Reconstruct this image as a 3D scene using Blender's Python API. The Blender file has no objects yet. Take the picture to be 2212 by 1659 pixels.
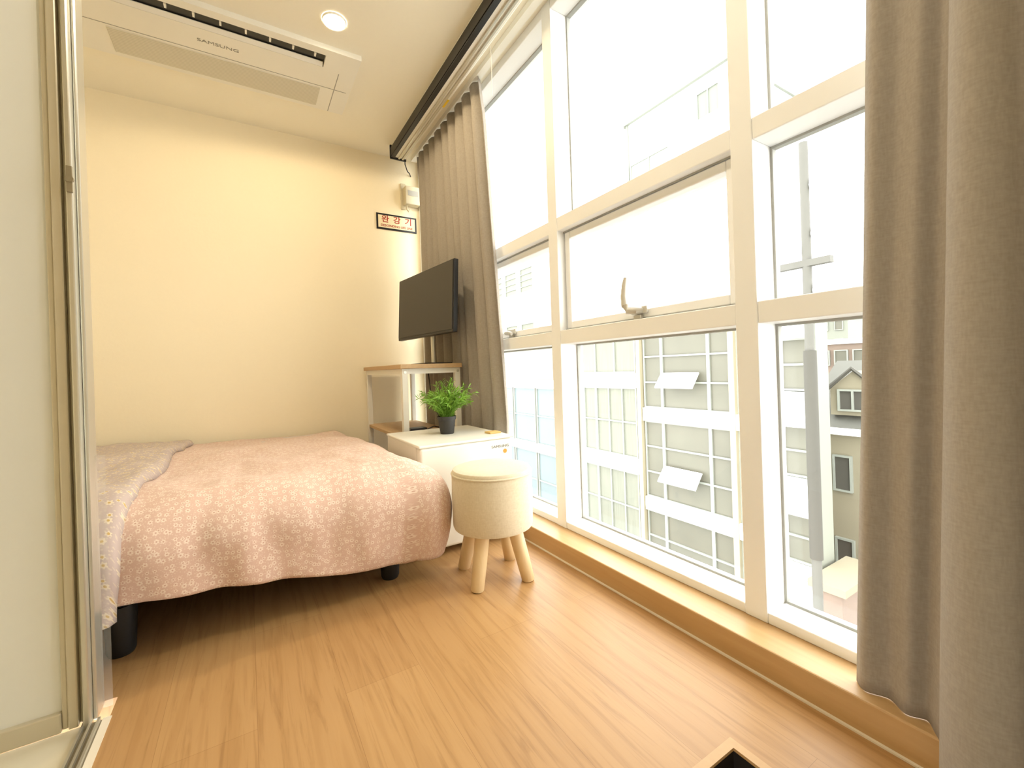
import bpy, bmesh, math, random
from mathutils import Vector, Matrix, noise
SC = bpy.context.scene
C = SC.collection
random.seed(7)
PI = math.pi

# ------------------------------------------------------------------ helpers
def S(r, g, b):
    f = lambda c: (c/255/12.92) if c/255 <= .04045 else ((c/255+.055)/1.055)**2.4
    return (f(r), f(g), f(b), 1)

def tag(o, label=None, cat=None, group=None, kind=None):
    if label: o['label'] = label
    if cat: o['category'] = cat
    if group: o['group'] = group
    if kind: o['kind'] = kind
    return o

def thing(name, loc, label, cat, group=None, kind=None):
    o = bpy.data.objects.new(name, None); C.objects.link(o)
    o.empty_display_size = .05
    o.location = loc
    return tag(o, label, cat, group, kind)

def link_mesh(name, me, m, parent):
    o = bpy.data.objects.new(name, me); C.objects.link(o)
    if m: me.materials.append(m)
    if parent:
        o.parent = parent
        if parent.type == 'EMPTY': o.location = -Vector(parent.location)
    return o

def obj(name, bm, m, parent=None, smooth=True, bevel=0, seg=2, solid=0):
    bmesh.ops.recalc_face_normals(bm, faces=bm.faces) if not solid else None
    me = bpy.data.meshes.new(name); bm.to_mesh(me); bm.free()
    if smooth:
        for p in me.polygons: p.use_smooth = True
        me.set_sharp_from_angle(angle=math.radians(42))
    o = link_mesh(name, me, m, parent)
    if solid:
        md = o.modifiers.new('solid', 'SOLIDIFY'); md.thickness = solid; md.offset = 0
    if bevel:
        md = o.modifiers.new('bevel', 'BEVEL'); md.width = bevel; md.segments = seg
        md.limit_method = 'ANGLE'; md.angle_limit = math.radians(40)
    return o

def BM(): return bmesh.new()

def box(bm, x0, x1, y0, y1, z0, z1, M=None):
    vs = [bm.verts.new((x, y, z)) for x in (x0, x1) for y in (y0, y1) for z in (z0, z1)]
    if M:
        for v in vs: v.co = M @ v.co
    for f in ((0,1,3,2), (4,6,7,5), (0,4,5,1), (2,3,7,6), (0,2,6,4), (1,5,7,3)):
        bm.faces.new([vs[i] for i in f])
    return bm

def bx(*a): return box(BM(), *a)

def tube(bm, pts, rad, seg=12):
    pts = [Vector(p) for p in pts]
    n = len(pts)
    rr = rad if isinstance(rad, (list, tuple)) else [rad]*n
    rings = []
    for i, p in enumerate(pts):
        d = (pts[min(i+1, n-1)]-pts[max(i-1, 0)]).normalized()
        a = Vector((0, 0, 1)) if abs(d.z) < .9 else Vector((1, 0, 0))
        u = d.cross(a).normalized(); v = d.cross(u)
        rings.append([bm.verts.new(p+rr[i]*(math.cos(2*PI*k/seg)*u+math.sin(2*PI*k/seg)*v)) for k in range(seg)])
    for i in range(n-1):
        for k in range(seg):
            bm.faces.new([rings[i][k], rings[i][(k+1) % seg], rings[i+1][(k+1) % seg], rings[i+1][k]])
    bm.faces.new(rings[0]); bm.faces.new(rings[-1][::-1])
    return bm

def lathe(bm, prof, cx, cy, seg=48):
    rings = []
    for r, z in prof:
        if r < 1e-5: rings.append([bm.verts.new((cx, cy, z))])
        else: rings.append([bm.verts.new((cx+r*math.cos(2*PI*k/seg), cy+r*math.sin(2*PI*k/seg), z)) for k in range(seg)])
    for a, b in zip(rings, rings[1:]):
        for k in range(seg):
            k2 = (k+1) % seg
            if len(a) == 1 and len(b) == 1: continue
            if len(a) == 1: bm.faces.new([a[0], b[k2], b[k]])
            elif len(b) == 1: bm.faces.new([a[k], a[k2], b[0]])
            else: bm.faces.new([a[k], a[k2], b[k2], b[k]])
    return bm

def text(name, body, size, m, parent, loc, rot, ext=.0008, sx=1, heavy=0):
    cu = bpy.data.curves.new('t', 'FONT'); cu.body = body; cu.size = size; cu.offset = heavy
    cu.align_x = 'CENTER'; cu.align_y = 'CENTER'; cu.extrude = ext
    o = bpy.data.objects.new('t', cu); C.objects.link(o)
    bpy.context.view_layer.update()
    me = bpy.data.meshes.new_from_object(o.evaluated_get(bpy.context.evaluated_depsgraph_get()))
    bpy.data.objects.remove(o)
    me.transform(Matrix.Translation(loc) @ rot.to_4x4() @ Matrix.Diagonal((sx, 1, 1, 1)))
    me.name = name
    me.materials.clear()
    return link_mesh(name, me, m, parent)

RX = lambda a: Matrix.Rotation(a, 3, 'X')

# ------------------------------------------------------------------ materials
class NT:
    def __init__(s, name):
        s.m = bpy.data.materials.new(name); s.m.use_nodes = True
        s.t = s.m.node_tree; s.b = s.t.nodes['Principled BSDF']
    def n(s, typ, **kw):
        nd = s.t.nodes.new(typ)
        for k, v in kw.items(): setattr(nd, k, v)
        return nd
    def l(s, a, b): s.t.links.new(a, b)
    def mix(s, fac, a, b, blend='MIX'):
        nd = s.n('ShaderNodeMix', data_type='RGBA', blend_type=blend)
        for i, v in ((0, fac), (6, a), (7, b)):
            if hasattr(v, 'is_linked'): s.l(v, nd.inputs[i])
            else: nd.inputs[i].default_value = v
        return nd.outputs[2]
    def math(s, op, a, b=None, c=None):
        nd = s.n('ShaderNodeMath', operation=op)
        for i, v in enumerate((a, b, c)):
            if v is None: continue
            if hasattr(v, 'is_linked'): s.l(v, nd.inputs[i])
            else: nd.inputs[i].default_value = v
        return nd.outputs[0]
    def coord(s, scale=(1, 1, 1), rot=(0, 0, 0), out='Object'):
        tc = s.n('ShaderNodeTexCoord'); mp = s.n('ShaderNodeMapping')
        mp.inputs['Scale'].default_value = scale; mp.inputs['Rotation'].default_value = rot
        s.l(tc.outputs[out], mp.inputs[0]); return mp.outputs[0]
    def noise(s, vec, scale, detail=4, dist=0, rough=.5):
        nd = s.n('ShaderNodeTexNoise'); s.l(vec, nd.inputs['Vector'])
        nd.inputs['Scale'].default_value = scale; nd.inputs['Detail'].default_value = detail
        nd.inputs['Distortion'].default_value = dist; nd.inputs['Roughness'].default_value = rough
        return nd.outputs['Fac']
    def ramp(s, fac, stops):
        nd = s.n('ShaderNodeValToRGB'); s.l(fac, nd.inputs[0])
        e = nd.color_ramp.elements
        while len(e) < len(stops): e.new(.5)
        for i, (p, c) in enumerate(stops): e[i].position = p; e[i].color = c
        return nd.outputs[0]
    def bump(s, h, strength, dist=.01):
        nd = s.n('ShaderNodeBump'); s.l(h, nd.inputs['Height'])
        nd.inputs['Strength'].default_value = strength; nd.inputs['Distance'].default_value = dist
        s.l(nd.outputs[0], s.b.inputs['Normal'])

def sc(c, k): return (min(1, c[0]*k), min(1, c[1]*k), min(1, c[2]*k), 1)

def mat(name, col, rough=.5, var=.05, scale=12, bump=0, metal=0, spec=.5, stretch=(1, 1, 1)):
    t = NT(name)
    f = t.noise(t.coord(stretch), scale)
    t.l(t.mix(f, sc(col, 1-var), sc(col, 1+var)), t.b.inputs['Base Color'])
    t.b.inputs['Roughness'].default_value = rough; t.b.inputs['Metallic'].default_value = metal
    t.b.inputs['Specular IOR Level'].default_value = spec
    if bump: t.bump(f, bump)
    return t.m

def emis(name, col, st):
    t = NT(name)
    f = t.noise(t.coord(), 30)
    t.l(t.mix(f, sc(col, .97), col), t.b.inputs['Emission Color'])
    t.b.inputs['Emission Strength'].default_value = st
    t.b.inputs['Base Color'].default_value = col
    return t.m

def wood_floor():
    t = NT('wood_floor')
    v = t.coord((1, 1, 1), (0, 0, PI/2))
    br = t.n('ShaderNodeTexBrick'); t.l(v, br.inputs['Vector'])
    br.offset = .37; br.inputs['Scale'].default_value = 1
    br.inputs['Brick Width'].default_value = 1.15; br.inputs['Row Height'].default_value = .19
    br.inputs['Mortar Size'].default_value = .0005; br.inputs['Mortar Smooth'].default_value = .3
    br.inputs['Color1'].default_value = S(186, 147, 98); br.inputs['Color2'].default_value = S(179, 139, 91)
    br.inputs['Mortar'].default_value = S(152, 113, 71)
    g = t.noise(t.coord((24, 1.2, 1)), 2.4, 8, 1.3, .62)
    gr = t.ramp(g, [(.30, (.68, .61, .53, 1)), (.48, (.95, .93, .90, 1)), (.72, (1.0, 1.0, 1.0, 1))])
    w = t.n('ShaderNodeTexWave'); t.l(t.coord((3.4, .42, 1)), w.inputs['Vector'])
    w.inputs['Scale'].default_value = 1.6; w.inputs['Distortion'].default_value = 11
    w.inputs['Detail'].default_value = 4; w.inputs['Detail Scale'].default_value = 1.4
    wr = t.ramp(w.outputs['Fac'], [(0, (.83, .78, .71, 1)), (.30, (1, 1, 1, 1)), (1, (1, 1, 1, 1))])
    c = t.mix(.75, br.outputs['Color'], gr, 'MULTIPLY')
    c = t.mix(.5, c, wr, 'MULTIPLY')
    t.l(c, t.b.inputs['Base Color'])
    t.b.inputs['Roughness'].default_value = .40; t.b.inputs['Specular IOR Level'].default_value = .42
    t.bump(g, .05, .002)
    return t.m

def grain(name, c1, c2, sx=(3, 30, 30), rough=.5):
    t = NT(name)
    g = t.noise(t.coord(sx), 1.4, 6, 1)
    t.l(t.mix(g, c1, c2), t.b.inputs['Base Color'])
    t.b.inputs['Roughness'].default_value = rough
    return t.m

def weave(name, c1, c2, scale=420, rough=.95, bump=.25, sheen=.2):
    t = NT(name)
    v = t.coord()
    a = t.noise(t.coord((1, 1, .25)), scale, 3); b = t.noise(t.coord((.25, .25, 1)), scale, 3)
    f = t.math('MULTIPLY_ADD', a, .5, t.math('MULTIPLY', b, .5))
    f2 = t.ramp(f, [(.36, (0, 0, 0, 1)), (.64, (1, 1, 1, 1))])
    t.l(t.mix(f2, c1, c2), t.b.inputs['Base Color'])
    t.b.inputs['Roughness'].default_value = rough
    t.b.inputs['Sheen Weight'].default_value = sheen
    t.bump(f, bump, .002)
    return t.m

def floral(name, base, petal, centre, scale, thresh, base2, amt=.62):
    t = NT(name)
    uv = t.coord(out='UV')
    vo = t.n('ShaderNodeTexVoronoi', voronoi_dimensions='2D'); t.l(uv, vo.inputs['Vector'])
    vo.inputs['Scale'].default_value = scale; vo.inputs['Randomness'].default_value = .75
    # vector from the flower centre, in cell units
    sub = t.n('ShaderNodeVectorMath', operation='SUBTRACT'); t.l(uv, sub.inputs[0]); t.l(vo.outputs['Position'], sub.inputs[1])
    sp = t.n('ShaderNodeSeparateXYZ'); t.l(sub.outputs[0], sp.inputs[0])
    ang = t.math('ARCTAN2', sp.outputs[1], sp.outputs[0])
    rnd = t.n('ShaderNodeSeparateColor'); t.l(vo.outputs['Color'], rnd.inputs[0])
    lob = t.math('COSINE', t.math('MULTIPLY_ADD', ang, 6, t.math('MULTIPLY', rnd.outputs[0], 6)))
    rad = t.math('MULTIPLY_ADD', lob, .06, t.math('MULTIPLY_ADD', rnd.outputs[1], .16, thresh))
    d = vo.outputs['Distance']
    pet = t.math('LESS_THAN', d, rad)
    cen = t.math('LESS_THAN', d, .12)
    n1 = t.noise(uv, 9, 3)
    bc = t.mix(n1, base, base2)
    # small dots scattered between the flowers
    v2 = t.n('ShaderNodeTexVoronoi', voronoi_dimensions='2D'); t.l(uv, v2.inputs['Vector']); v2.inputs['Scale'].default_value = scale*2.3
    dot = t.math('LESS_THAN', v2.outputs['Distance'], .2)
    bc = t.mix(t.math('MULTIPLY', dot, .3), bc, petal)
    c = t.mix(t.math('MULTIPLY', pet, amt), bc, petal)
    c = t.mix(cen, c, centre)
    t.l(c, t.b.inputs['Base Color'])
    t.b.inputs['Roughness'].default_value = .9; t.b.inputs['Sheen Weight'].default_value = .15
    t.bump(t.noise(uv, 60, 3), .12, .004)
    return t.m

def glass_mat():
    t = NT('window_glass')
    o = t.t.nodes['Material Output']
    tr = t.n('ShaderNodeBsdfTransparent'); tr.inputs[0].default_value = (.985, .995, .985, 1)
    gl = t.n('ShaderNodeBsdfGlossy'); gl.inputs['Roughness'].default_value = .01
    lw = t.n('ShaderNodeLayerWeight'); lw.inputs['Blend'].default_value = .5
    f5 = t.math('POWER', lw.outputs['Facing'], 5)
    fac = t.math('MULTIPLY_ADD', f5, .5, .022)
    mx = t.n('ShaderNodeMixShader')
    t.l(fac, mx.inputs[0]); t.l(tr.outputs[0], mx.inputs[1]); t.l(gl.outputs[0], mx.inputs[2])
    t.l(mx.outputs[0], o.inputs['Surface'])
    return t.m

M = {}
M['wall'] = mat('wallpaper_cream', S(246, 233, 202), .85, .012, 60, .05)
M['ceil'] = mat('ceiling_white', S(249, 243, 225), .85, .01, 60, .04)
M['white'] = mat('white_paint', S(242, 239, 228), .45, .02, 8)
M['frame'] = mat('white_aluminium', S(245, 246, 246), .38, .02, 6)
M['handle'] = mat('pale_handle', S(206, 203, 194), .35, .03, 8, metal=.2)
M['gasket'] = mat('grey_gasket', S(166, 166, 160), .6, .05)
M['glass'] = glass_mat()
M['floor'] = wood_floor()
M['sill'] = grain('sill_wood', S(200, 166, 118), S(182, 145, 98), (30, 2, 30), .4)
M['nosing'] = grain('nosing_wood', S(200, 162, 112), S(184, 146, 98), (20, 20, 20), .45)
M['caulk'] = mat('caulk', S(225, 215, 195), .7)
M['riser'] = mat('dark_riser', S(30, 22, 17), .6)
M['entry'] = mat('dark_entry_tile', S(34, 31, 28), .5, .1)
M['tile'] = mat('pale_tile', S(210, 202, 180), .35, .12, 5)
M['panel'] = mat('door_panel_white', S(228, 229, 224), .5, .02, 4)
M['alu'] = mat('cream_aluminium', S(204, 196, 175), .35, .03, 4, metal=.3)
M['silver'] = mat('silver_aluminium', S(204, 200, 186), .28, .03, 4, metal=.7)
M['track'] = mat('dull_track', S(150, 140, 118), .4, .1, 8, metal=.5)
M['black'] = mat('black_plastic', S(22, 21, 21), .4, .1)
M['screen'] = mat('tv_screen', S(40, 35, 32), .3, .05, 4)
M['leg'] = mat('black_leg', S(26, 26, 28), .5, .1)
M['fridge'] = mat('fridge_white', S(236, 233, 222), .4, .02, 4)
M['grey'] = mat('grey_plastic', S(162, 159, 150), .5)
M['text'] = mat('grey_lettering', S(110, 108, 104), .4)
M['textpale'] = mat('pale_lettering', S(140, 136, 124), .4)
M['deskwood'] = grain('desk_top_wood', S(206, 174, 130), S(184, 150, 106), (30, 3, 30), .5)
M['stoolwood'] = grain('stool_leg_wood', S(230, 207, 164), S(217, 188, 142), (30, 30, 4), .45)
M['linen'] = weave('cream_linen', S(210, 196, 167), S(220, 208, 182), 300, bump=.12)
M['linentop'] = weave('cream_linen_top', S(212, 200, 172), S(221, 210, 185), 300, bump=.12)
M['curtain'] = weave('taupe_curtain', S(152, 143, 131), S(164, 155, 143), 260, .95, .12, .08)
M['duvet'] = floral('duvet_pink_flowers', S(214, 183, 165), S(238, 225, 209), S(200, 164, 145), 56, .22, S(208, 175, 157), .58)
M['flap'] = floral('duvet_lavender_flowers', S(186, 169, 160), S(222, 209, 178), S(190, 160, 98), 36, .17, S(177, 159, 151), .7)
M['mattress'] = mat('mattress_cloth', S(210, 200, 190), .9)
M['bedbase'] = mat('bed_base_cloth', S(34, 32, 34), .9)
M['pot'] = mat('dark_pot', S(52, 50, 48), .6)
M['soil'] = mat('soil', S(40, 30, 22), .9, .3, 80, .5)
M['leaf'] = mat('leaf_green', S(124, 166, 56), .5, .4, 26)
M['signface'] = mat('sign_cream', S(236, 222, 184), .5)
M['red'] = mat('sign_red', S(166, 30, 22), .5)
M['yellow'] = mat('yellow_sticker', S(236, 200, 40), .5)
M['orange'] = mat('orange_sticker', S(236, 150, 40), .5)
M['beige'] = mat('beige_metal', S(200, 190, 162), .45)
M['tan'] = mat('tan_card', S(214, 180, 110), .6)
t = NT('ac_grille'); w = t.n('ShaderNodeTexWave'); t.l(t.coord((1, 1, 1)), w.inputs['Vector'])
w.bands_direction = 'Y'; w.inputs['Scale'].default_value = 26
t.l(t.mix(w.outputs['Fac'], S(204, 198, 178), S(224, 218, 200)), t.b.inputs['Base Color']); t.b.inputs['Roughness'].default_value = .6
M['acgrille'] = t.m
M['lamp'] = emis('warm_lens', (1, .93, .74, 1), 16)
t = NT('clear_strip'); t.b.inputs['Base Color'].default_value = (.95, .95, .92, 1); t.b.inputs['Roughness'].default_value = .15
tr = t.n('ShaderNodeBsdfTransparent'); mx = t.n('ShaderNodeMixShader')
t.l(t.math('MULTIPLY_ADD', t.noise(t.coord(), 6), .08, .04), mx.inputs[0]); t.l(tr.outputs[0], mx.inputs[1]); t.l(t.b.outputs[0], mx.inputs[2])
t.l(mx.outputs[0], t.t.nodes['Material Output'].inputs['Surface'])
M['clear'] = t.m
# outside
M['bwall'] = mat('outside_pale_wall', S(124, 127, 117), .8, .04, .8)
M['bwhite'] = mat('outside_white_band', S(240, 242, 238), .6, .02, 1)
M['bframe'] = mat('outside_window_frame', S(138, 142, 134), .6)
M['bpane'] = mat('outside_window_pane', S(90, 89, 78), .5, .3, .7)
M['bpane2'] = mat('outside_blind_pane', S(108, 110, 99), .6, .3, 5, stretch=(1, 6, .2))
M['bblue'] = mat('outside_blue_pane', S(98, 111, 115), .5, .12, .7)
M['bcream'] = mat('outside_cream_wall', S(132, 125, 106), .8, .04, .8)
M['broof'] = mat('outside_grey_roof', S(92, 92, 87), .8, .06, 2)
M['bdark'] = mat('outside_dark_trim', S(68, 66, 60), .7)
M['bwood'] = mat('outside_wood_column', S(150, 142, 119), .7, .06, 2)
M['bbrick'] = mat('outside_brick', S(120, 105, 95), .85, .12, 4)
M['pole'] = mat('outside_pole_grey', S(88, 87, 82), .7)
M['road'] = mat('outside_asphalt', S(92, 90, 84), .9, .08, .5)
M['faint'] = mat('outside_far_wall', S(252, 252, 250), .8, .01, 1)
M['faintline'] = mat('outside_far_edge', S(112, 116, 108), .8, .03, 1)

# ------------------------------------------------------------------ room shell
H = 2.45           # ceiling height
YB = 3.27          # back wall
XF = 1.20          # inner face of the window frame
XG = 1.30          # glass
def struct(name, bm, m, label, cat, **k):
    return tag(obj(name, bm, m, None, **k), label, cat, None, 'structure')

NX, NY = .855, .550     # corner of the sunken entry
b = bx(-.30, 1.10, NY, YB, -.05, 0)
box(b, -1.45, -.30, 1.47, YB, -.05, 0)
box(b, NX, 1.10, -1.2, NY, -.05, 0)
struct('floor', b, M['floor'], 'golden oak plank floor of the room', 'floor', smooth=False)
struct('floor_tile', bx(-1.45, -.345, -1.2, 1.40, -.05, -.004), M['tile'], 'pale tiled floor beside the sliding door track', 'floor', smooth=False)
struct('floor_entry', bx(-.30, NX-.020, -1.2, NY-.020, -.22, -.17), M['entry'], 'dark sunken entry floor below the wood edging', 'floor', smooth=False)
b = bx(NX-.018, NX, -1.2, NY-.018, -.22, -.006); box(b, -.30, NX, NY-.018, NY, -.22, -.006)
struct('trim_1', b, M['riser'], 'dark riser of the sunken entry', 'trim', smooth=False)
b = bx(NX-.019, NX, -1.2, NY-.019, -.006, .0004); box(b, -.30, NX, NY-.019, NY, -.006, .0004)
struct('trim_2', b, M['nosing'], 'wood nosing around the sunken entry corner', 'trim', smooth=False)
struct('trim_3', bx(-.312, -.296, .3, 1.395, -.01, .002), M['caulk'], 'pale caulk line between wood floor and door track', 'trim', smooth=False)
struct('trim_4', bx(1.083, 1.092, .0, YB, -.01, .004), M['caulk'], 'pale caulk line along the foot of the window sill', 'trim', smooth=False)
struct('trim_5', bx(1.09, 1.34, -.22, YB, -.05, .075), M['sill'], 'low oak window sill along the glass wall', 'window sill', smooth=False, bevel=.004)
struct('ceiling', bx(-1.45, 1.36, -1.2, YB+.1, H, H+.1), M['ceil'], 'off white ceiling', 'ceiling', smooth=False)
struct('wall_back', bx(-1.45, 1.36, YB, YB+.1, -.05, H), M['wall'], 'plain cream wall behind the bed', 'wall', smooth=False)
struct('wall_left', bx(-1.55, -1.45, -1.2, YB, -.05, H), M['wall'], 'cream wall at the head of the bed', 'wall', smooth=False)
struct('wall_front', bx(-1.45, 1.36, -1.3, -1.2, -.22, H), M['wall'], 'cream wall behind the camera', 'wall', smooth=False)
struct('wall_right', bx(XF, 1.36, -1.2, -.22, -.05, H), M['wall'], 'cream wall past the last window', 'wall', smooth=False)

# sliding door at the left edge
d = thing('door_1', (-.9, 1.41, 0), 'white sliding door panel with cream metal stile at the left edge', 'door', kind='structure')
obj('door_panel', bx(-1.45, -.372, 1.405, 1.435, .03, H), M['panel'], d, smooth=False)
b = bx(-.382, -.370, 1.396, 1.44, .004, H); box(b, -.370, -.352, 1.388, 1.44, .004, H); box(b, -.352, -.346, 1.40, 1.44, .004, H)
obj('stile', b, M['alu'], d, smooth=False, bevel=.003)
obj('bottom_rail', bx(-1.45, -.382, 1.392, 1.44, .0, .045), M['alu'], d, smooth=False, bevel=.003)
j = thing('trim_6', (-.31, 1.41, 0), 'silver metal door jamb beside the bed', 'door jamb', kind='structure')
b = bx(-.342, -.330, 1.375, 1.46, 0, H); box(b, -.330, -.322, 1.40, 1.46, 0, H)
obj('jamb_profile', b, M['silver'], j, smooth=False, bevel=.003)
obj('jamb_groove', bx(-.346, -.342, 1.40, 1.45, 0, H), M['track'], j, smooth=False)
obj('jamb_strip', bx(-.322, -.303, 1.44, 1.442, 0, .62), M['clear'], j, smooth=False)
b = tube(BM(), [(-.334, 1.376, 1.27), (-.334, 1.368, 1.27)], .008, 10)
box(b, -.339, -.329, 1.370, 1.377, 1.24, 1.30)
obj('latch_keeper', b, M['track'], j)
k = thing('trim_7', (-.33, .9, 0), 'ribbed metal sliding track on the floor at lower left', 'door track', kind='structure')
obj('track_base', bx(-.345, -.312, .25, 1.39, -.01, .002), M['track'], k, smooth=False)
for x in (-.343, -.330, -.317):
    obj('track_rib', bx(x-.0025, x+.0025, .25, 1.39, .002, .011), M['silver'], k, smooth=False)

# ------------------------------------------------------------------ window wall
MUL = [(3.205, 3.27), (2.405, 2.47), (1.523, 1.588), (.650, .713), (-.22, -.155)]
ZB, ZL0, ZL1, ZU0, ZU1, ZT = .075, .902, .963, 1.408, 1.468, 2.405
labels = ['white framed window bay behind the gathered curtain at the far corner',
          'white framed window bay beside the far curtain with a small latch',
          'middle white framed window bay with a tall lever handle on its vent',
          'white framed window bay partly behind the near curtain']
for i in range(4):
    y1 = MUL[i][0]; y0 = MUL[i+1][1]
    w = thing('window_%d' % (i+1), (XF, (y0+y1)/2, ZB), labels[i], 'window', kind='structure')
    m0, m1 = MUL[i+1]
    obj('mullion', bx(XF, XG+.03, m0, m1, ZB, H), M['frame'], w, smooth=False, bevel=.003)
    if i == 0: obj('mullion', bx(XF, XG+.03, MUL[0][0], MUL[0][1], ZB, H), M['frame'], w, smooth=False, bevel=.003)
    for z0, z1 in ((ZL0, ZL1), (ZU0, ZU1)):
        obj('transom', bx(XF+.002, XG+.03, y0, y1, z0, z1), M['frame'], w, smooth=False, bevel=.003)
    obj('bottom_rail', bx(XF+.002, XG+.03, y0, y1, ZB, ZB+.03), M['frame'], w, smooth=False, bevel=.003)
    obj('head_rail', bx(XF+.002, XG+.03, y0, y1, ZT, H), M['frame'], w, smooth=False, bevel=.003)
    g = .007
    def bead(z0, z1):
        b = bx(XG-.008, XG+.012, y0, y0+g, z0, z1); box(b, XG-.008, XG+.012, y1-g, y1, z0, z1)
        box(b, XG-.008, XG+.012, y0+g, y1-g, z0, z0+g); box(b, XG-.008, XG+.012, y0+g, y1-g, z1-g, z1); return b
    vent = i in (1, 2)
    for nm, z0, z1 in (('lower_pane', ZB+.03, ZL0), ('middle_pane', ZL1, ZU0), ('upper_pane', ZU1, ZT)):
        if nm == 'middle_pane' and vent:
            q = .038; X0, X1 = XG-.062, XG
            b = bx(X0, X1, y0+.006, y0+q, z0+.006, z1-.006); box(b, X0, X1, y1-q, y1-.006, z0+.006, z1-.006)
            box(b, X0, X1, y0+q, y1-q, z0+.006, z0+q); box(b, X0, X1, y0+q, y1-q, z1-q, z1-.006)
            s = obj('vent_sash', b, M['frame'], w, smooth=False, bevel=.004)
            b = BM()
            box(b, X0-.003, X0, y0+.0, y1-.0, z0, z0+.006); box(b, X0-.003, X0, y0, y1, z1-.006, z1)
            obj('sash_seal', b, M['gasket'], s, smooth=False)
            obj('sash_pane', bx(XG-.03, XG-.026, y0+q, y1-q, z0+q, z1-q), M['glass'], s, smooth=False)
            yc = 1.115 if i == 2 else 2.0
            if i == 2:
                b = tube(BM(), [(X0-.004, yc-.035, z0+.034), (X0-.026, yc-.025, z0+.032), (X0-.036, yc+.004, z0+.036), (X0-.038, yc+.018, z0+.055),
                                (X0-.036, yc+.024, z0+.09), (X0-.032, yc+.023, z0+.130), (X0-.028, yc+.019, z0+.160)],
                         [.012, .014, .015, .014, .012, .011, .008], 14)
                h = obj('lever_handle', b, M['handle'], s)
            else:
                b = tube(BM(), [(X0-.004, yc+.02, z0+.03), (X0-.025, yc+.01, z0+.03), (X0-.03, yc-.02, z0+.028), (X0-.028, yc-.05, z0+.022)],
                         [.011, .012, .011, .009], 12)
                h = obj('lever_handle', b, M['handle'], s)
            b = bx(X0-.012, X0, yc-.06, yc+.015, z0+.022, z0+.048); box(b, X0-.016, X0, yc-.035, yc+.0, z0+.002, z0+.018)
            obj('handle_base', b, M['handle'], s, smooth=False, bevel=.003)
        else:
            s = obj(nm, bx(XG, XG+.005, y0, y1, z0, z1), M['glass'], w, smooth=False)
            obj('gasket', bead(z0, z1), M['gasket'], s, smooth=False)

# ------------------------------------------------------------------ curtains
def sheet(name, P, nu, nv, m, thick=.004):
    bm = BM(); g = [[bm.verts.new(P(i/(nu-1), j/(nv-1))) for j in range(nv)] for i in range(nu)]
    for i in range(nu-1):
        for j in range(nv-1): bm.faces.new([g[i][j], g[i+1][j], g[i+1][j+1], g[i][j+1]])
    me = bpy.data.meshes.new(name); bm.to_mesh(me); bm.free()
    for p in me.polygons: p.use_smooth = True
    o = link_mesh(name, me, m, None)
    md = o.modifiers.new('solid', 'SOLIDIFY'); md.thickness = thick; md.offset = 0
    return o

def far_curtain(u, v):            # u along the rail, v from top to hem
    z = 2.415 - v*(2.415-.085)
    ya = 2.085 - .165*min(1, v*1.25); yb = 3.11
    ph = u*2*PI*9.5
    f = math.sin(ph+.5*math.sin(u*17)+.25*v)
    pinch = max(0, 1-v/.09)
    amp = .027*(1-.45*pinch)*(.8+.3*noise.noise((u*7, 1.3, v*.8)))
    sharp = f*abs(f)**.2*(1-pinch)+pinch*(abs(math.sin(ph/2+.6))**6*2-1)
    x = 1.143 + amp*sharp + .008*noise.noise((u*14, v*2.2, 5))
    y = ya+(yb-ya)*u+.010*math.cos(ph+.3)*(1-pinch)
    return (min(1.185, x), y, z)
tag(sheet('curtain', far_curtain, 260, 60, M['curtain']), 'gathered taupe pleated curtain in the far corner behind the television', 'curtain')

CP = [(1.145, .425), (1.122, .405), (1.136, .368), (1.114, .335), (1.126, .305), (1.100, .285), (1.075, .272), (1.030, .265), (.990, .240),
      (.972, .205), (.985, .170), (1.020, .145), (1.030, .125), (.985, .100), (.955, .065), (.975, .02), (1.05, -.03), (1.07, -.08), (1.02, -.13), (1.00, -.19), (1.06, -.23)]
def cr(u):
    n = len(CP)-1; f = u*n; i = min(int(f), n-1); t = f-i
    p = [Vector(CP[max(0, min(n, i+k))]) for k in (-1, 0, 1, 2)]
    return .5*((2*p[1])+(p[2]-p[0])*t+(2*p[0]-5*p[1]+4*p[2]-p[3])*t*t+(3*p[1]-p[0]-3*p[2]+p[3])*t**3)
def near_curtain(u, v):
    q = cr(u); x, y = q.x, q.y
    onsill = max(0, min(1, (x-1.062)/.02)) if u < .4 else 0
    zh = .012+.065*onsill
    z = 2.415-v*(2.415-zh)
    k = max(0, (1-v)); k2 = k**1.3
    x = x+(1.11-x)*.55*k2+.006*noise.noise((u*6, v*2.0, 2.2))
    y = y-.095*k*(1 if u < .3 else max(0, 1-(u-.3)/.2))
    fl = .006*math.sin(v*9+u*20)*max(0, v-.5)
    return (min(1.19, x), y+fl*.5, z)
tag(sheet('curtain', near_curtain, 300, 80, M['curtain']), 'large taupe curtain hanging closest to the camera at the right', 'curtain')
cr_ = thing('curtain_rail', (1.143, 1.6, 2.43), 'white curtain rail on the ceiling above the window', 'curtain rail')
b = bx(1.125, 1.161, .2, 3.2, 2.42, 2.432); box(b, 1.125, 1.130, .2, 3.2, 2.432, H); box(b, 1.156, 1.161, .2, 3.2, 2.432, H)
obj('rail', b, M['white'], cr_, smooth=False)

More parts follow.
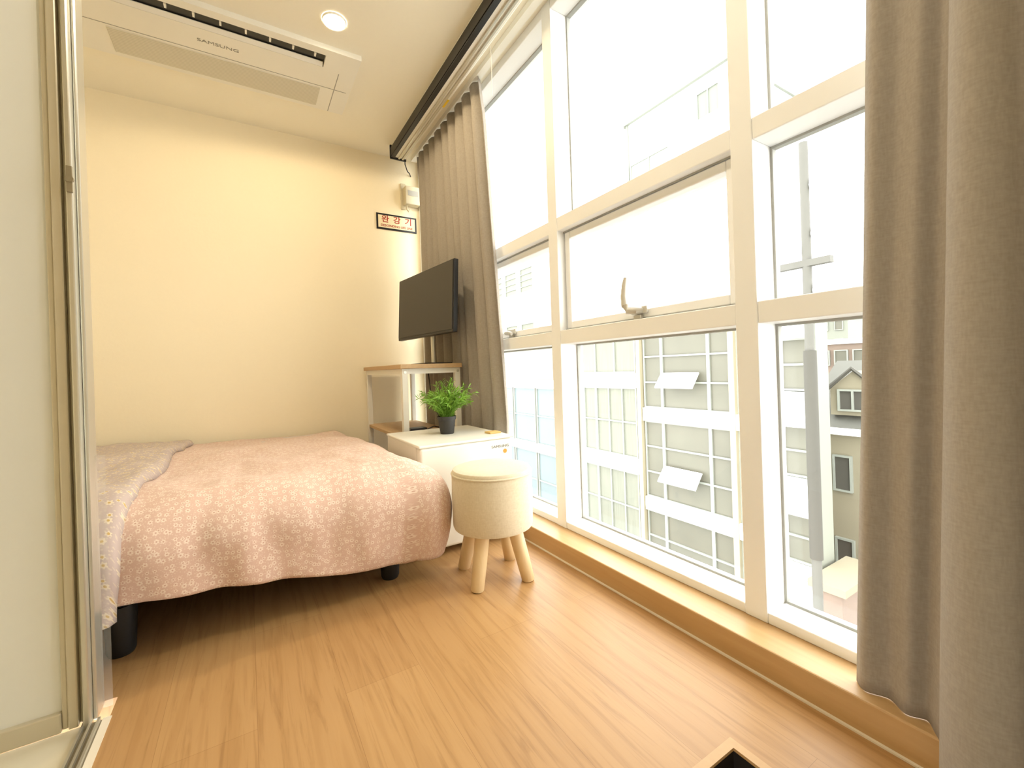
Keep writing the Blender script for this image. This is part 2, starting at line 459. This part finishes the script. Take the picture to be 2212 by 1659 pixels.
# rolled screen housing along the ceiling
r = thing('roller_screen', (.99, 2.0, 2.36), 'long white and black rolled screen housing fixed along the ceiling', 'roller screen')
obj('housing', bx(.942, 1.045, .55, 3.085, 2.362, H), M['white'], r, smooth=False, bevel=.006)
b = bx(.934, .942, .55, 3.085, 2.366, 2.425); box(b, .936, .962, .55, 3.085, 2.357, 2.362)
obj('fabric_slot', b, M['black'], r, smooth=False)
for x in (.985, 1.012):
    obj('bottom_bar', bx(x, x+.014, .56, 3.08, 2.352, 2.362), M['silver'], r, smooth=False, bevel=.002)
b = bx(.930, 1.05, 3.085, 3.10, 2.35, H)
obj('end_cap', b, M['black'], r, smooth=False, bevel=.005)
obj('pull_cord', tube(BM(), [(1.05, 1.80, 2.36), (1.052, 1.80, 2.25), (1.05, 1.80, 2.12)], .0018, 8), M['white'], r)
obj('warning_sticker', bx(1.026, 1.044, 2.28, 2.36, 2.3605, 2.3622), M['yellow'], r, smooth=False)
obj('power_cable', tube(BM(), [(1.04, 3.09, 2.38), (1.06, 3.15, 2.36), (1.09, 3.19, 2.33), (1.12, 3.23, 2.335), (1.14, 3.265, 2.33)], .004, 8), M['black'], r)

# ------------------------------------------------------------------ ceiling air conditioner, downlight and added fill lamp
a = thing('ceiling_air_conditioner', (0, 2.55, H), 'white ceiling cassette air conditioner with an open black outlet slot', 'air conditioner')
X0, X1, Y0, Y1 = -.70, .557, 2.29, 2.83
b = bx(X0, X1, Y0, 2.335, 2.424, H); box(b, X0, X1, 2.432, Y1, 2.424, H)
box(b, X0, -.52, 2.335, 2.432, 2.424, H); box(b, .392, X1, 2.335, 2.432, 2.424, H)
obj('panel', b, M['white'], a, smooth=False)
b = bx(.470, .474, 2.45, 2.825, 2.4232, 2.426); box(b, X0+.02, X1-.02, 2.596, 2.600, 2.4232, 2.426)
obj('panel_seam', b, M['grey'], a, smooth=False)
obj('outlet_slot', bx(-.52, .392, 2.335, 2.432, 2.441, 2.449), M['black'], a, smooth=False)
R4 = Matrix.Translation((0, 2.425, 2.428)) @ Matrix.Rotation(math.radians(-24), 4, 'X')
obj('louver', box(BM(), -.515, .387, -.02, .006, -.002, .002, R4), M['white'], a, smooth=False)
for i in range(9):
    x = -.46+i*.1
    obj('vane', bx(x, x+.008, 2.345, 2.372, 2.426, 2.441), M['white'], a, smooth=False)
obj('grille', bx(-.50, .402, 2.615, 2.795, 2.4205, 2.426), M['acgrille'], a, smooth=False, bevel=.002)
text('lettering', 'SAMSUNG', .030, M['textpale'], a, (-.07, 2.515, 2.4236), RX(PI), sx=1.25)

def downlight(x, y, label, e, col):
    d = thing('ceiling_light', (x, y, H), label, 'ceiling light')
    obj('trim_ring', lathe(BM(), [(.048, 2.449), (.048, 2.441), (.052, 2.440), (.054, 2.449)], x, y), M['white'], d)
    obj('lens', lathe(BM(), [(0, 2.434), (.02, 2.435), (.048, 2.442), (.048, 2.449), (0, 2.449)], x, y), M['lamp'], d)
    L = bpy.data.lights.new('downlight_bulb', 'SPOT'); L.energy = e; L.color = col; L.spot_size = math.radians(178); L.spot_blend = .15; L.shadow_soft_size = .05
    o = bpy.data.objects.new('bulb', L); C.objects.link(o); o.parent = d; o.location = (0, 0, -.03)
downlight(.396, 2.117, 'small round glowing warm downlight beside the air conditioner', 23, (1, .82, .54))
downlight(.30, .55, 'added unseen warm fill lamp in the ceiling above the entry', 20, (1, .89, .72))  # extra lamp out of view, added to brighten the front of the room

# ------------------------------------------------------------------ wall sign and escape device
s = thing('wall_sign', (1.02, YB, 1.946), 'cream wall sign with red lettering and black border near the corner', 'sign')
obj('border', bx(.864, 1.174, YB-.006, YB, 1.886, 2.006), M['black'], s, smooth=False)
obj('face', bx(.877, 1.161, YB-.008, YB-.005, 1.899, 1.993), M['signface'], s, smooth=False)
for ch, x in (('완', .930), ('강', 1.019), ('기', 1.108)):
    text('lettering', ch, .058, M['red'], s, (x, YB-.0088, 1.962), RX(PI/2), sx=1.1, heavy=.0006)
text('lettering', 'DESCENDING LIFE LINE', .0235, M['red'], s, (1.019, YB-.0088, 1.916), RX(PI/2), sx=1.0)
e = thing('escape_device_bracket', (1.12, YB, 2.1), 'beige metal escape line bracket on the wall above the sign', 'bracket')
obj('wall_plate', bx(1.055, 1.095, YB-.012, YB, 2.06, 2.26), M['beige'], e, smooth=False, bevel=.003)
obj('case', bx(1.072, 1.185, YB-.075, YB-.012, 2.085, 2.225), M['beige'], e, smooth=False, bevel=.006)
obj('case_label', bx(1.09, 1.17, YB-.077, YB-.075, 2.15, 2.19), M['grey'], e, smooth=False)
obj('hook', tube(BM(), [(1.09, YB-.04, 2.09), (1.09, YB-.045, 2.05), (1.10, YB-.05, 2.035), (1.11, YB-.045, 2.05)], .006, 8), M['beige'], e)

# ------------------------------------------------------------------ bed
bd = thing('bed', (-.4, 2.4, 0), 'low legged bed on short black legs under the duvet', 'bed')
obj('mattress', bx(-1.34, .47, 1.67, 3.22, .19, .40), M['mattress'], bd, smooth=True, bevel=.04, seg=4)
obj('base', bx(-1.34, .50, 1.66, 3.22, .145, .19), M['bedbase'], bd, smooth=False, bevel=.01)
for x in (-1.20, -.335, .458):
    for y in (1.70, 3.1):
        obj('leg', lathe(BM(), [(0, 0), (.030, 0), (.034, .01), (.040, .145), (0, .145)], x, y, 24), M['leg'], bd)

ZT_ = .455
def sm(t): t = max(0, min(1, t)); return t*t*(3-2*t)
def drape(a, bq, off, fx0, fx1, hemf):
    """a: X on the top (or past the foot edge, 1+q), bq likewise for the front; returns point and cloth uv"""
    R1, R2 = .165+off, .115+off
    xe, ye = .475, 1.705
    qa, qb = max(0, a[1]), max(0, bq[1])
    q = max(qa, qb)
    x, y = a[0], bq[0]
    nx, ny = 0, 0
    if q > 0:
        l = math.hypot(qa, qb); nx, ny = qa/l, -qb/l
    R = R1*abs(ny)+R2*abs(nx) if q > 0 else R1
    hem = hemf(x)+.012*noise.noise((x*5, y*5, 9))
    arc = R*PI/2
    L = arc+max(.0, ZT_+off-R-hem)
    d = q*L
    if d < arc: out, drop = R*math.sin(d/R), R*(1-math.cos(d/R))
    else:
        e = d-arc; out = R-.12*e*e/.2; drop = R+e
    px, py, pz = x+nx*out, y+ny*out, ZT_+off-drop
    # soft crown, puckers and a fuller foot corner
    if q == 0: pz -= .045*sm((py-2.3)/.9)
    else: pz -= .045*sm((py-2.3)/.9)*(1-min(1, q))
    if nx > .05: px += .04*sm((1.80-py)/.14)*sm(q*2.2)
    n = noise.noise((px*2.6, py*2.6, pz*3))*.018+noise.noise((px*7+3, py*5, pz*6))*.012+noise.noise((px*17, py*11+8, pz*9))*.006
    fr = max(0, qb-.25)
    n += .012*fr*math.sin(px*21+3*math.sin(px*6)+pz*9)
    zz = n*(1-min(1, q*1.6)); oo = n*min(1, q*1.6)
    return Vector((px+nx*oo, py+ny*oo, pz+zz)), (x+nx*d, y+ny*d)

def cloth(name, x0, xedge, foot, off, hemf, m, parent, thick, nx=150, ny=70):
    A = [(x0+(xedge-x0)*i/nx, 0) for i in range(nx+1)]
    if foot: A += [(xedge, (k+1)/34) for k in range(34)]
    B = [(1.705, 1-k/40) for k in range(40)]+[(1.705+(3.215-1.705)*k/ny, 0) for k in range(ny+1)]
    bm = BM(); uvl = bm.loops.layers.uv.new('UVMap'); G = []
    for a in A:
        col = []
        for bq in B:
            aa = a
            o2 = off
            if not foot:
                wob = .018*noise.noise((bq[0]*3, bq[1]*2.5, 4))-.03*bq[1]
                fr = (a[0]-x0)/(xedge-x0)
                aa = (a[0]+wob*fr, 0)
                dd = (xedge-a[0])/.035
                o2 = off*(math.sqrt(max(0, 1-(1-min(1, dd))**2)) if dd < 1 else 1)+.004
            p, uv = drape(aa, bq, o2, x0, xedge, hemf)
            v = bm.verts.new(p); col.append((v, uv))
        G.append(col)
    for i in range(len(A)-1):
        for k in range(len(B)-1):
            q = [G[i][k], G[i+1][k], G[i+1][k+1], G[i][k+1]]
            f = bm.faces.new([w[0] for w in q])
            for lp, w in zip(f.loops, q): lp[uvl].uv = w[1]
    me = bpy.data.meshes.new(name); bm.to_mesh(me); bm.free()
    for p in me.polygons: p.use_smooth = True
    o = link_mesh(name, me, m, parent)
    if thick:
        md = o.modifiers.new('solid', 'SOLIDIFY'); md.thickness = thick; md.offset = -1
    return o
hem1 = lambda x: .196-.112*sm((x+.35)/.95)
hem2 = lambda x: .155
dv = thing('duvet', (-.4, 2.4, .42), 'dusty pink duvet with small white flowers spread over the bed', 'duvet')
obj_cover = cloth('cover', -1.34, .475, True, 0, hem1, M['duvet'], dv, .02)
cloth('turned_back_flap', -1.30, -.285, False, .03, hem2, M['flap'], dv, .02, 90, 70)['label'] = 'greyish lavender flowered underside folded back'

# ------------------------------------------------------------------ stool
sx, sy = .806, 1.482
st = thing('stool', (sx, sy, 0), 'round cream fabric stool with four splayed wooden legs', 'stool')
R = .157
obj('seat', lathe(BM(), [(0, .190), (R-.02, .190), (R-.006, .195), (R-.002, .205), (R, .30), (R-.001, .395), (R-.003, .402)], sx, sy, 64), M['linen'], st)
obj('seat_top', lathe(BM(), [(R-.003, .402), (R-.003, .411), (R-.007, .418), (R-.02, .422), (R-.09, .424), (0, .425)], sx, sy, 64), M['linentop'], st)
obj('piping', lathe(BM(), [(R-.003, .399), (R+.001, .400), (R+.002, .4025), (R+.001, .405), (R-.003, .406)], sx, sy, 64), M['linentop'], st)
for ang in (34, 123, 214, 303.5):
    c, s_ = math.cos(math.radians(ang)), math.sin(math.radians(ang))
    obj('leg', tube(BM(), [(sx+.142*c, sy+.142*s_, 0), (sx+.141*c, sy+.141*s_, .006), (sx+.118*c, sy+.118*s_, .09), (sx+.090*c, sy+.090*s_, .192)], [.021, .0245, .0265, .028], 20), M['stoolwood'], st)

# ------------------------------------------------------------------ fridge and what stands on it
f = thing('mini_fridge', (.843, 2.0, 0), 'white mini fridge between the bed and the window', 'fridge')
obj('cabinet', bx(.614, 1.072, 1.808, 2.25, .018, .475), M['fridge'], f, smooth=False, bevel=.008, seg=3)
dr = obj('door', bx(.614, 1.072, 1.755, 1.802, .03, .472), M['fridge'], f, smooth=False, bevel=.012, seg=4)
obj('door_seal', bx(.624, 1.062, 1.801, 1.809, .04, .465), M['grey'], f, smooth=False)
obj('top_plate', bx(.610, 1.076, 1.753, 2.25, .4725, .484), M['fridge'], f, smooth=False, bevel=.004)
text('lettering', 'SAMSUNG', .017, M['text'], dr, (1.005, 1.7545, .437), RX(PI/2), sx=1.2)
obj('sticker', tube(BM(), [(1.03, 1.7538, .413), (1.03, 1.7552, .413)], .010, 24), M['orange'], dr)
for x in (.66, 1.03):
    for y in (1.84, 2.2):
        obj('foot', lathe(BM(), [(0, 0), (.014, 0), (.016, .02), (0, .02)], x, y, 16), M['black'], f)
tag(obj('folded_card', bx(1.0, 1.062, 1.84, 1.90, .484, .492), M['tan'], None, smooth=False, bevel=.002), 'small flat tan item lying on the fridge corner by the window', 'card')

px, py, pz = .852, 2.02, .484
p = thing('potted_plant', (px, py, pz), 'small bushy green plant in a dark pot on the fridge', 'plant')
obj('pot', lathe(BM(), [(0, pz), (.032, pz), (.034, pz+.003), (.043, pz+.070), (.047, pz+.071), (.048, pz+.088), (.044, pz+.088), (.042, pz+.075), (0, pz+.072)], px, py, 40), M['pot'], p)
obj('soil', lathe(BM(), [(.0415, pz+.075), (.02, pz+.079), (0, pz+.080)], px, py, 30), M['soil'], p)
rs = random.Random(3)
fb, sb = BM(), BM()
for i in range(72):
    ang = rs.uniform(0, 2*PI); tilt = rs.uniform(.02, 1.0)**.8
    R0 = rs.uniform(0, .03); ln = rs.uniform(.13, .215)*(1-.12*tilt)
    b0 = Vector((px+R0*math.cos(ang), py+R0*math.sin(ang), pz+.076))
    pts = []
    for k in range(7):
        t_ = k/6
        hor = (.10+.60*t_)*tilt*ln*t_*1.3; up = ln*t_*(1-.40*tilt*t_)
        pts.append(b0+Vector((math.cos(ang)*hor, math.sin(ang)*hor, up)))
    tube(sb, pts, [.0015]*6+[.0006], 5)
    for k in range(1, 7):
        d = (pts[k]-pts[k-1]).normalized()
        for s_ in range(5):
            az = rs.uniform(0, 2*PI)
            side = d.orthogonal().normalized(); side.rotate(Matrix.Rotation(az, 3, d))
            dirn = (d*.8+side*.8).normalized()
            L = rs.uniform(.026, .046); wd = rs.uniform(.0020, .0034)
            nrm = dirn.cross(d).normalized(); base = pts[k]-(pts[k]-pts[k-1])*rs.random()
            tip = base+dirn*L+Vector((0, 0, -.006))
            mid = base+dirn*L*.5; fold = nrm.cross(dirn)*.0015
            vs = [fb.verts.new(base), fb.verts.new(mid+nrm*wd+fold), fb.verts.new(tip), fb.verts.new(mid-nrm*wd+fold), fb.verts.new(mid)]
            fb.faces.new([vs[0], vs[1], vs[4]]); fb.faces.new([vs[1], vs[2], vs[4]]); fb.faces.new([vs[2], vs[3], vs[4]]); fb.faces.new([vs[3], vs[0], vs[4]])
obj('stems', sb, M['leaf'], p)
obj('foliage', fb, M['leaf'], p, smooth=False)

# ------------------------------------------------------------------ table in the corner, television, router
tb = thing('side_table', (.92, 2.8, 0), 'narrow white framed table with oak top and lower shelf', 'table')
TX0, TX1, TY0, TY1 = .738, 1.090, 2.36, 3.20
obj('tabletop', bx(TX0-.014, TX1+.006, TY0-.02, TY1+.02, .818, .843), M['deskwood'], tb, smooth=False, bevel=.003)
for x in (TX0, TX1-.03):
    for y in (TY0, TY1-.03):
        obj('leg', bx(x, x+.032, y, y+.032, 0, .818), M['white'], tb, smooth=False, bevel=.002)
for y in (TY0+.004, TY1-.028): obj('rail', bx(TX0+.032, TX1-.03, y, y+.024, .788, .818), M['white'], tb, smooth=False)
for x in (TX0+.004, TX1-.028): obj('rail', bx(x, x+.024, TY0+.032, TY1-.03, .788, .818), M['white'], tb, smooth=False)
obj('shelf', bx(TX0+.003, TX1-.003, TY0+.006, TY1-.004, .415, .432), M['deskwood'], tb, smooth=False)
for x in (TX0+.016, TX1-.014):
    obj('bolt', tube(BM(), [(x, TY0-.004, .798), (x, TY0+.002, .798)], .008, 14), M['silver'], tb)

rt = thing('power_adapter', (.86, 2.47, .432), 'black box with cable on the lower shelf of the table', 'adapter')
obj('body', bx(.80, .90, 2.43, 2.50, .433, .470), M['black'], rt, smooth=False, bevel=.004)
obj('cable', tube(BM(), [(.90, 2.46, .45), (.95, 2.45, .47), (1.0, 2.47, .455), (1.03, 2.52, .48), (1.0, 2.6, .60), (.99, 2.62, .79)], .0035, 8), M['black'], rt)

A = Vector((.918, 2.96)); B_ = Vector((1.0, 2.216))
ux = (B_-A).normalized()
rot = Matrix(((ux.x, -ux.y, 0), (ux.y, ux.x, 0), (0, 0, 1))).to_4x4()      # local x along the screen, local -y faces the bed
ctr = (A+B_)/2
tv = thing('television', (ctr.x, ctr.y, .843), 'black flat television on a slim stand above the corner table', 'television')
wv = (B_-A).length/2
MT = Matrix.Translation((ctr.x, ctr.y, 1.2245)) @ rot @ Matrix.Rotation(math.radians(-3), 4, 'X')
obj('back_shell', box(BM(), -wv, wv, .0, .030, -.208, .208, MT), M['black'], tv, smooth=False, bevel=.004)
obj('rear_housing', box(BM(), -wv*.6, wv*.6, .028, .06, -.17, .06, MT), M['black'], tv, smooth=False, bevel=.01)
obj('screen', box(BM(), -wv+.008, wv-.008, -.003, .001, -.192, .200, MT), M['screen'], tv, smooth=False)
obj('stand_post', tube(BM(), [(ctr.x+.045, ctr.y-.03, .849), (ctr.x+.045, ctr.y-.03, 1.15)], .014, 16), M['silver'], tv)
obj('stand_base', bx(ctr.x-.06, ctr.x+.115, ctr.y-.16, ctr.y+.10, .843, .851), M['black'], tv, smooth=False, bevel=.003)

# ------------------------------------------------------------------ outside
D = 11.0
g = struct('ground', bx(1.6, 80, -20, 80, -10.2, -10), M['road'], 'pale street far below the window', 'ground', smooth=False)
bld = thing('office_building', (D+1.5, 12, -10), 'office block across the street with white bands and open vents', 'building')
b = bx(D+.15, D+.75, 4.75, 8.5, -10, 1.9); box(b, D+.15, D+2.7, 8.5, 24, -10, 1.9)
obj('wall', b, M['bwall'], bld, smooth=False)
def win(parent, x, y0, y1, z0, z1, pane, n=2, dep=.10, rows=1):
    b = BM(); q = .05
    box(b, x-dep, x, y0, y0+q, z0, z1); box(b, x-dep, x, y1-q, y1, z0, z1); box(b, x-dep, x, y0+q, y1-q, z0, z0+q); box(b, x-dep, x, y0+q, y1-q, z1-q, z1)
    for k in range(1, n):
        yy = y0+(y1-y0)*k/n; box(b, x-dep, x, yy-q/2, yy+q/2, z0+q, z1-q)
    for k in range(1, rows):
        zz = z0+(z1-z0)*k/rows; box(b, x-dep-.005, x, y0+q, y1-q, zz-q/2, zz+q/2)
    w = obj('window', b, M['bframe'], parent, smooth=False)
    obj('pane', bx(x-dep*.5, x-dep*.4, y0+q, y1-q, z0+q, z1-q), pane, w, smooth=False)
    return w
FH = 2.88
for k in range(-1, 3):
    zt = -.61-FH*k
    if zt < 1.9:
        for y0, y1 in ((5.55, 6.58), (6.72, 8.30), (8.34, 9.72)):
            obj('spandrel', bx(D-.05, D+.15, y0, y1, zt-.42, zt), M['bwhite'], bld, smooth=False)
    z0, z1 = zt, min(1.85, zt+FH-.42)
    if z0 > 1.5: continue
    for y0, y1, n in ((5.55, 6.58, 2), (6.72, 7.4, 1), (7.4, 9.0, 1), (9.0, 9.72, 1)):
        if z1-z0 < .5: continue
        win(bld, D+.14, y0, y1, z0, z1, M['bpane'], n, rows=3)
for k in range(5):                        # narrow stack of windows at the near corner of the block
    zz = 1.5-2.04*k
    win(bld, D+.14, 4.78, 5.5, zz-1.45, zz-.2, M['bpane'], 1, rows=2)
    if k < 4: obj('spandrel', bx(D-.03, D+.15, 4.78, 5.5, zz-1.80, zz-1.47), M['bwhite'], bld, smooth=False)
vents = [(7.65, 8.95, .28-FH*k) for k in range(3)]+[(4.72, 5.45, 1.5-2.04*k) for k in range(5)]
for (y0, y1, zz) in vents:
    MM = Matrix.Translation((D-.02, 0, zz+.22)) @ Matrix.Rotation(math.radians(38), 4, 'Y')
    obj('open_vent', box(BM(), -.02, .02, y0, y1, -.55, 0, MM), M['bwhite'], bld, smooth=False)
for k in range(0, 4):
    zt = .52-FH*k
    for y0, y1 in ((10.0, 10.95), (11.0, 12.45), (12.5, 14.0)):
        obj('spandrel', bx(D-.05, D+.15, y0, y1, zt-.5, zt), M['bwhite'], bld, smooth=False)
    if zt-.5-2.3 > -10:
        win(bld, D+.14, 10.05, 12.0, zt-FH, zt-.5, M['bpane2'], 3, rows=2); win(bld, D+.14, 12.0, 13.95, zt-FH, zt-.5, M['bpane2'], 3, rows=2)
win(bld, D+.14, 10.05, 13.95, .52, 1.8, M['bpane2'], 4)
for y in (9.76, 6.58): obj('column', bx(D-.08, D+.15, y, y+.16, -10, 1.85), M['bwood'], bld, smooth=False)
obj('parapet', bx(D-.08, D+.4, 4.7, 24, 1.85, 2.05), M['bwhite'], bld, smooth=False)
for k in range(3):
    zt = -.1-FH*k
    obj('spandrel', bx(D-.05, D+.15, 14.0, 24, zt, zt+.35), M['bwhite'], bld, smooth=False)
    for i in range(5):
        win(bld, D+.14, 14.1+i*1.9, 15.9+i*1.9, zt-FH+.35, zt, M['bblue'], 1, rows=2)

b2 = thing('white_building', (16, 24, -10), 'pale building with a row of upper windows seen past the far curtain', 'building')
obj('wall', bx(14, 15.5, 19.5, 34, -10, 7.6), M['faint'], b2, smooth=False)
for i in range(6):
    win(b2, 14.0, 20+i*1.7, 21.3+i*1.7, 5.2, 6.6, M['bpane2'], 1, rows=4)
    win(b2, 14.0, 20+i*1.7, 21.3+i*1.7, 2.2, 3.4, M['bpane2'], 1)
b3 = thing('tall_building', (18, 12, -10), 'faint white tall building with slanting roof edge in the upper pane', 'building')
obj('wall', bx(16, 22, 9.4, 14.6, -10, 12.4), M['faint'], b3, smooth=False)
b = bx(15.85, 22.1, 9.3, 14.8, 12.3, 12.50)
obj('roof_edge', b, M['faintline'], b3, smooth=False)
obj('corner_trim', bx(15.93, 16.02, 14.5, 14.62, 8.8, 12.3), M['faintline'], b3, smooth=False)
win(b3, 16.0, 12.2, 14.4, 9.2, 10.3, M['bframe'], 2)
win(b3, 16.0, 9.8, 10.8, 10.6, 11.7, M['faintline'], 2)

hs = thing('house', (16, 5.4, -10), 'cream house with gabled dormer in the grey roof', 'house')
HX = 14
obj('wall', bx(HX, HX+5, 2.5, 6.4, -10, -1.2), M['bcream'], hs, smooth=False)
obj('eave', bx(HX-.2, HX, 2.4, 6.5, -1.32, -1.14), M['bwhite'], hs, smooth=False)
b = BM()
v = [b.verts.new(c) for c in ((HX-.1, 2.3, -1.15), (HX-.1, 6.5, -1.15), (HX+2.2, 6.3, .7), (HX+2.2, 2.5, .7), (HX+5.2, 2.3, -1.15), (HX+5.2, 6.5, -1.15))]
for q in ((0, 1, 2, 3), (3, 2, 5, 4), (1, 5, 2), (0, 3, 4), (0, 4, 5, 1)): b.faces.new([v[i] for i in q])
obj('roof', b, M['broof'], hs, smooth=False)
b = BM()
yc = 5.12; x0 = HX+.1
prof = [(yc-.55, -.8), (yc+.55, -.8), (yc+.55, -.05), (yc, .42), (yc-.55, -.05)]
f0 = [b.verts.new((x0, y, z)) for y, z in prof]; f1 = [b.verts.new((x0+1.8, y, z)) for y, z in prof]
b.faces.new(f0); b.faces.new(f1[::-1])
for i in range(5): b.faces.new([f0[i], f0[(i+1) % 5], f1[(i+1) % 5], f1[i]])
dm = obj('dormer', b, M['bcream'], hs, smooth=False)
b = tube(BM(), [(x0-.08, yc-.75, -.22), (x0-.08, yc, .50), (x0-.08, yc+.75, -.22)], .06, 6)
obj('dormer_eave', b, M['bdark'], dm)
win(hs, x0, yc-.35, yc+.35, -.68, -.08, M['bdark'], 2)
for z in (-2.9, -5.2, -7.5):
    for y in (3.3, 4.3, 5.15): win(hs, HX, y, y+.45, z, z+1.0, M['bdark'], 1)
bb = thing('brick_annex', (11, 3.9, -10), 'low red brick structure in front of the cream house', 'building')
obj('wall', bx(10.3, 12, 4.05, 4.55, -10, -4.1), M['bbrick'], bb, smooth=False)
obj('cap', bx(10.2, 12.1, 3.95, 4.65, -4.1, -3.95), M['bcream'], bb, smooth=False)
for nm, x, y0, y1, zt, mm, lab in (('brick_building', 26, 8.5, 11.2, 1.5, 'bbrick', 'distant reddish flat roofed building above the house roof'),
                                   ('apartment_building', 42, 15.5, 19, 4.2, 'bwall', 'distant pale apartment block near the horizon by the pole')):
    q = thing(nm, (x, y0, -10), lab, 'building')
    obj('wall', bx(x, x+6, y0, y1, -10, zt), M[mm], q, smooth=False)
    obj('parapet', bx(x-.15, x+6.1, y0-.15, y1+.15, zt, zt+.25), M['bwhite'], q, smooth=False)
    for kz in range(3):
        for ky in range(3):
            yy = y0+.3+ky*(y1-y0-.3)/3
            win(q, x, yy, yy+.6, zt-1.1-kz*1.5, zt-.3-kz*1.5, M['bpane'], 1)
UY = 2.62
up = thing('utility_pole', (6, UY, -10), 'tall grey utility pole across the street seen in the right pane', 'pole')
obj('pole', tube(BM(), [(6, UY, -10), (6, UY, 3.5)], [.062, .050], 16), M['pole'], up)
obj('crossarm', bx(5.95, 6.05, UY-.27, UY+.53, 1.95, 2.03), M['pole'], up, smooth=False)
obj('street_lamp', box(BM(), -.12, .12, -.28, .28, -.05, .05, Matrix.Translation((5.95, UY+.38, 2.25)) @ Matrix.Rotation(.35, 4, 'X')), M['bwhite'], up, smooth=False, bevel=.03)
for z in (2.9, 2.3, 1.6): obj('insulator', lathe(BM(), [(0, z), (.04, z), (.05, z+.05), (.03, z+.12), (0, z+.13)], 6.0, UY-.1, 14), M['bwhite'], up)
obj('guard_sleeve', tube(BM(), [(6, UY, -1.7), (6, UY, .9)], .072, 16), M['bdark'], up)

# ------------------------------------------------------------------ world, camera
w = bpy.data.worlds.new('overcast'); SC.world = w; w.use_nodes = True
bg = w.node_tree.nodes['Background']; bg.inputs[0].default_value = (1, .99, .96, 1); bg.inputs[1].default_value = 4.2

cam = bpy.data.cameras.new('camera'); co = bpy.data.objects.new('camera', cam); C.objects.link(co)
cam.sensor_width = 36; cam.lens = 36*930/2212; cam.clip_start = .02; cam.clip_end = 300
cam.shift_y = -33.5/2212
al, th = math.radians(31.7), .033
fw = Vector((math.sin(al), math.cos(al), 0)); r0 = Vector((math.cos(al), -math.sin(al), 0)); u0 = Vector((0, 0, 1))
rt_ = r0*math.cos(th)-u0*math.sin(th); up_ = u0*math.cos(th)+r0*math.sin(th)
co.matrix_world = Matrix(((rt_.x, up_.x, -fw.x, 0), (rt_.y, up_.y, -fw.y, 0), (rt_.z, up_.z, -fw.z, .8), (0, 0, 0, 1)))
SC.camera = co
SC.view_settings.view_transform = 'Standard'
SC.view_settings.exposure = .74
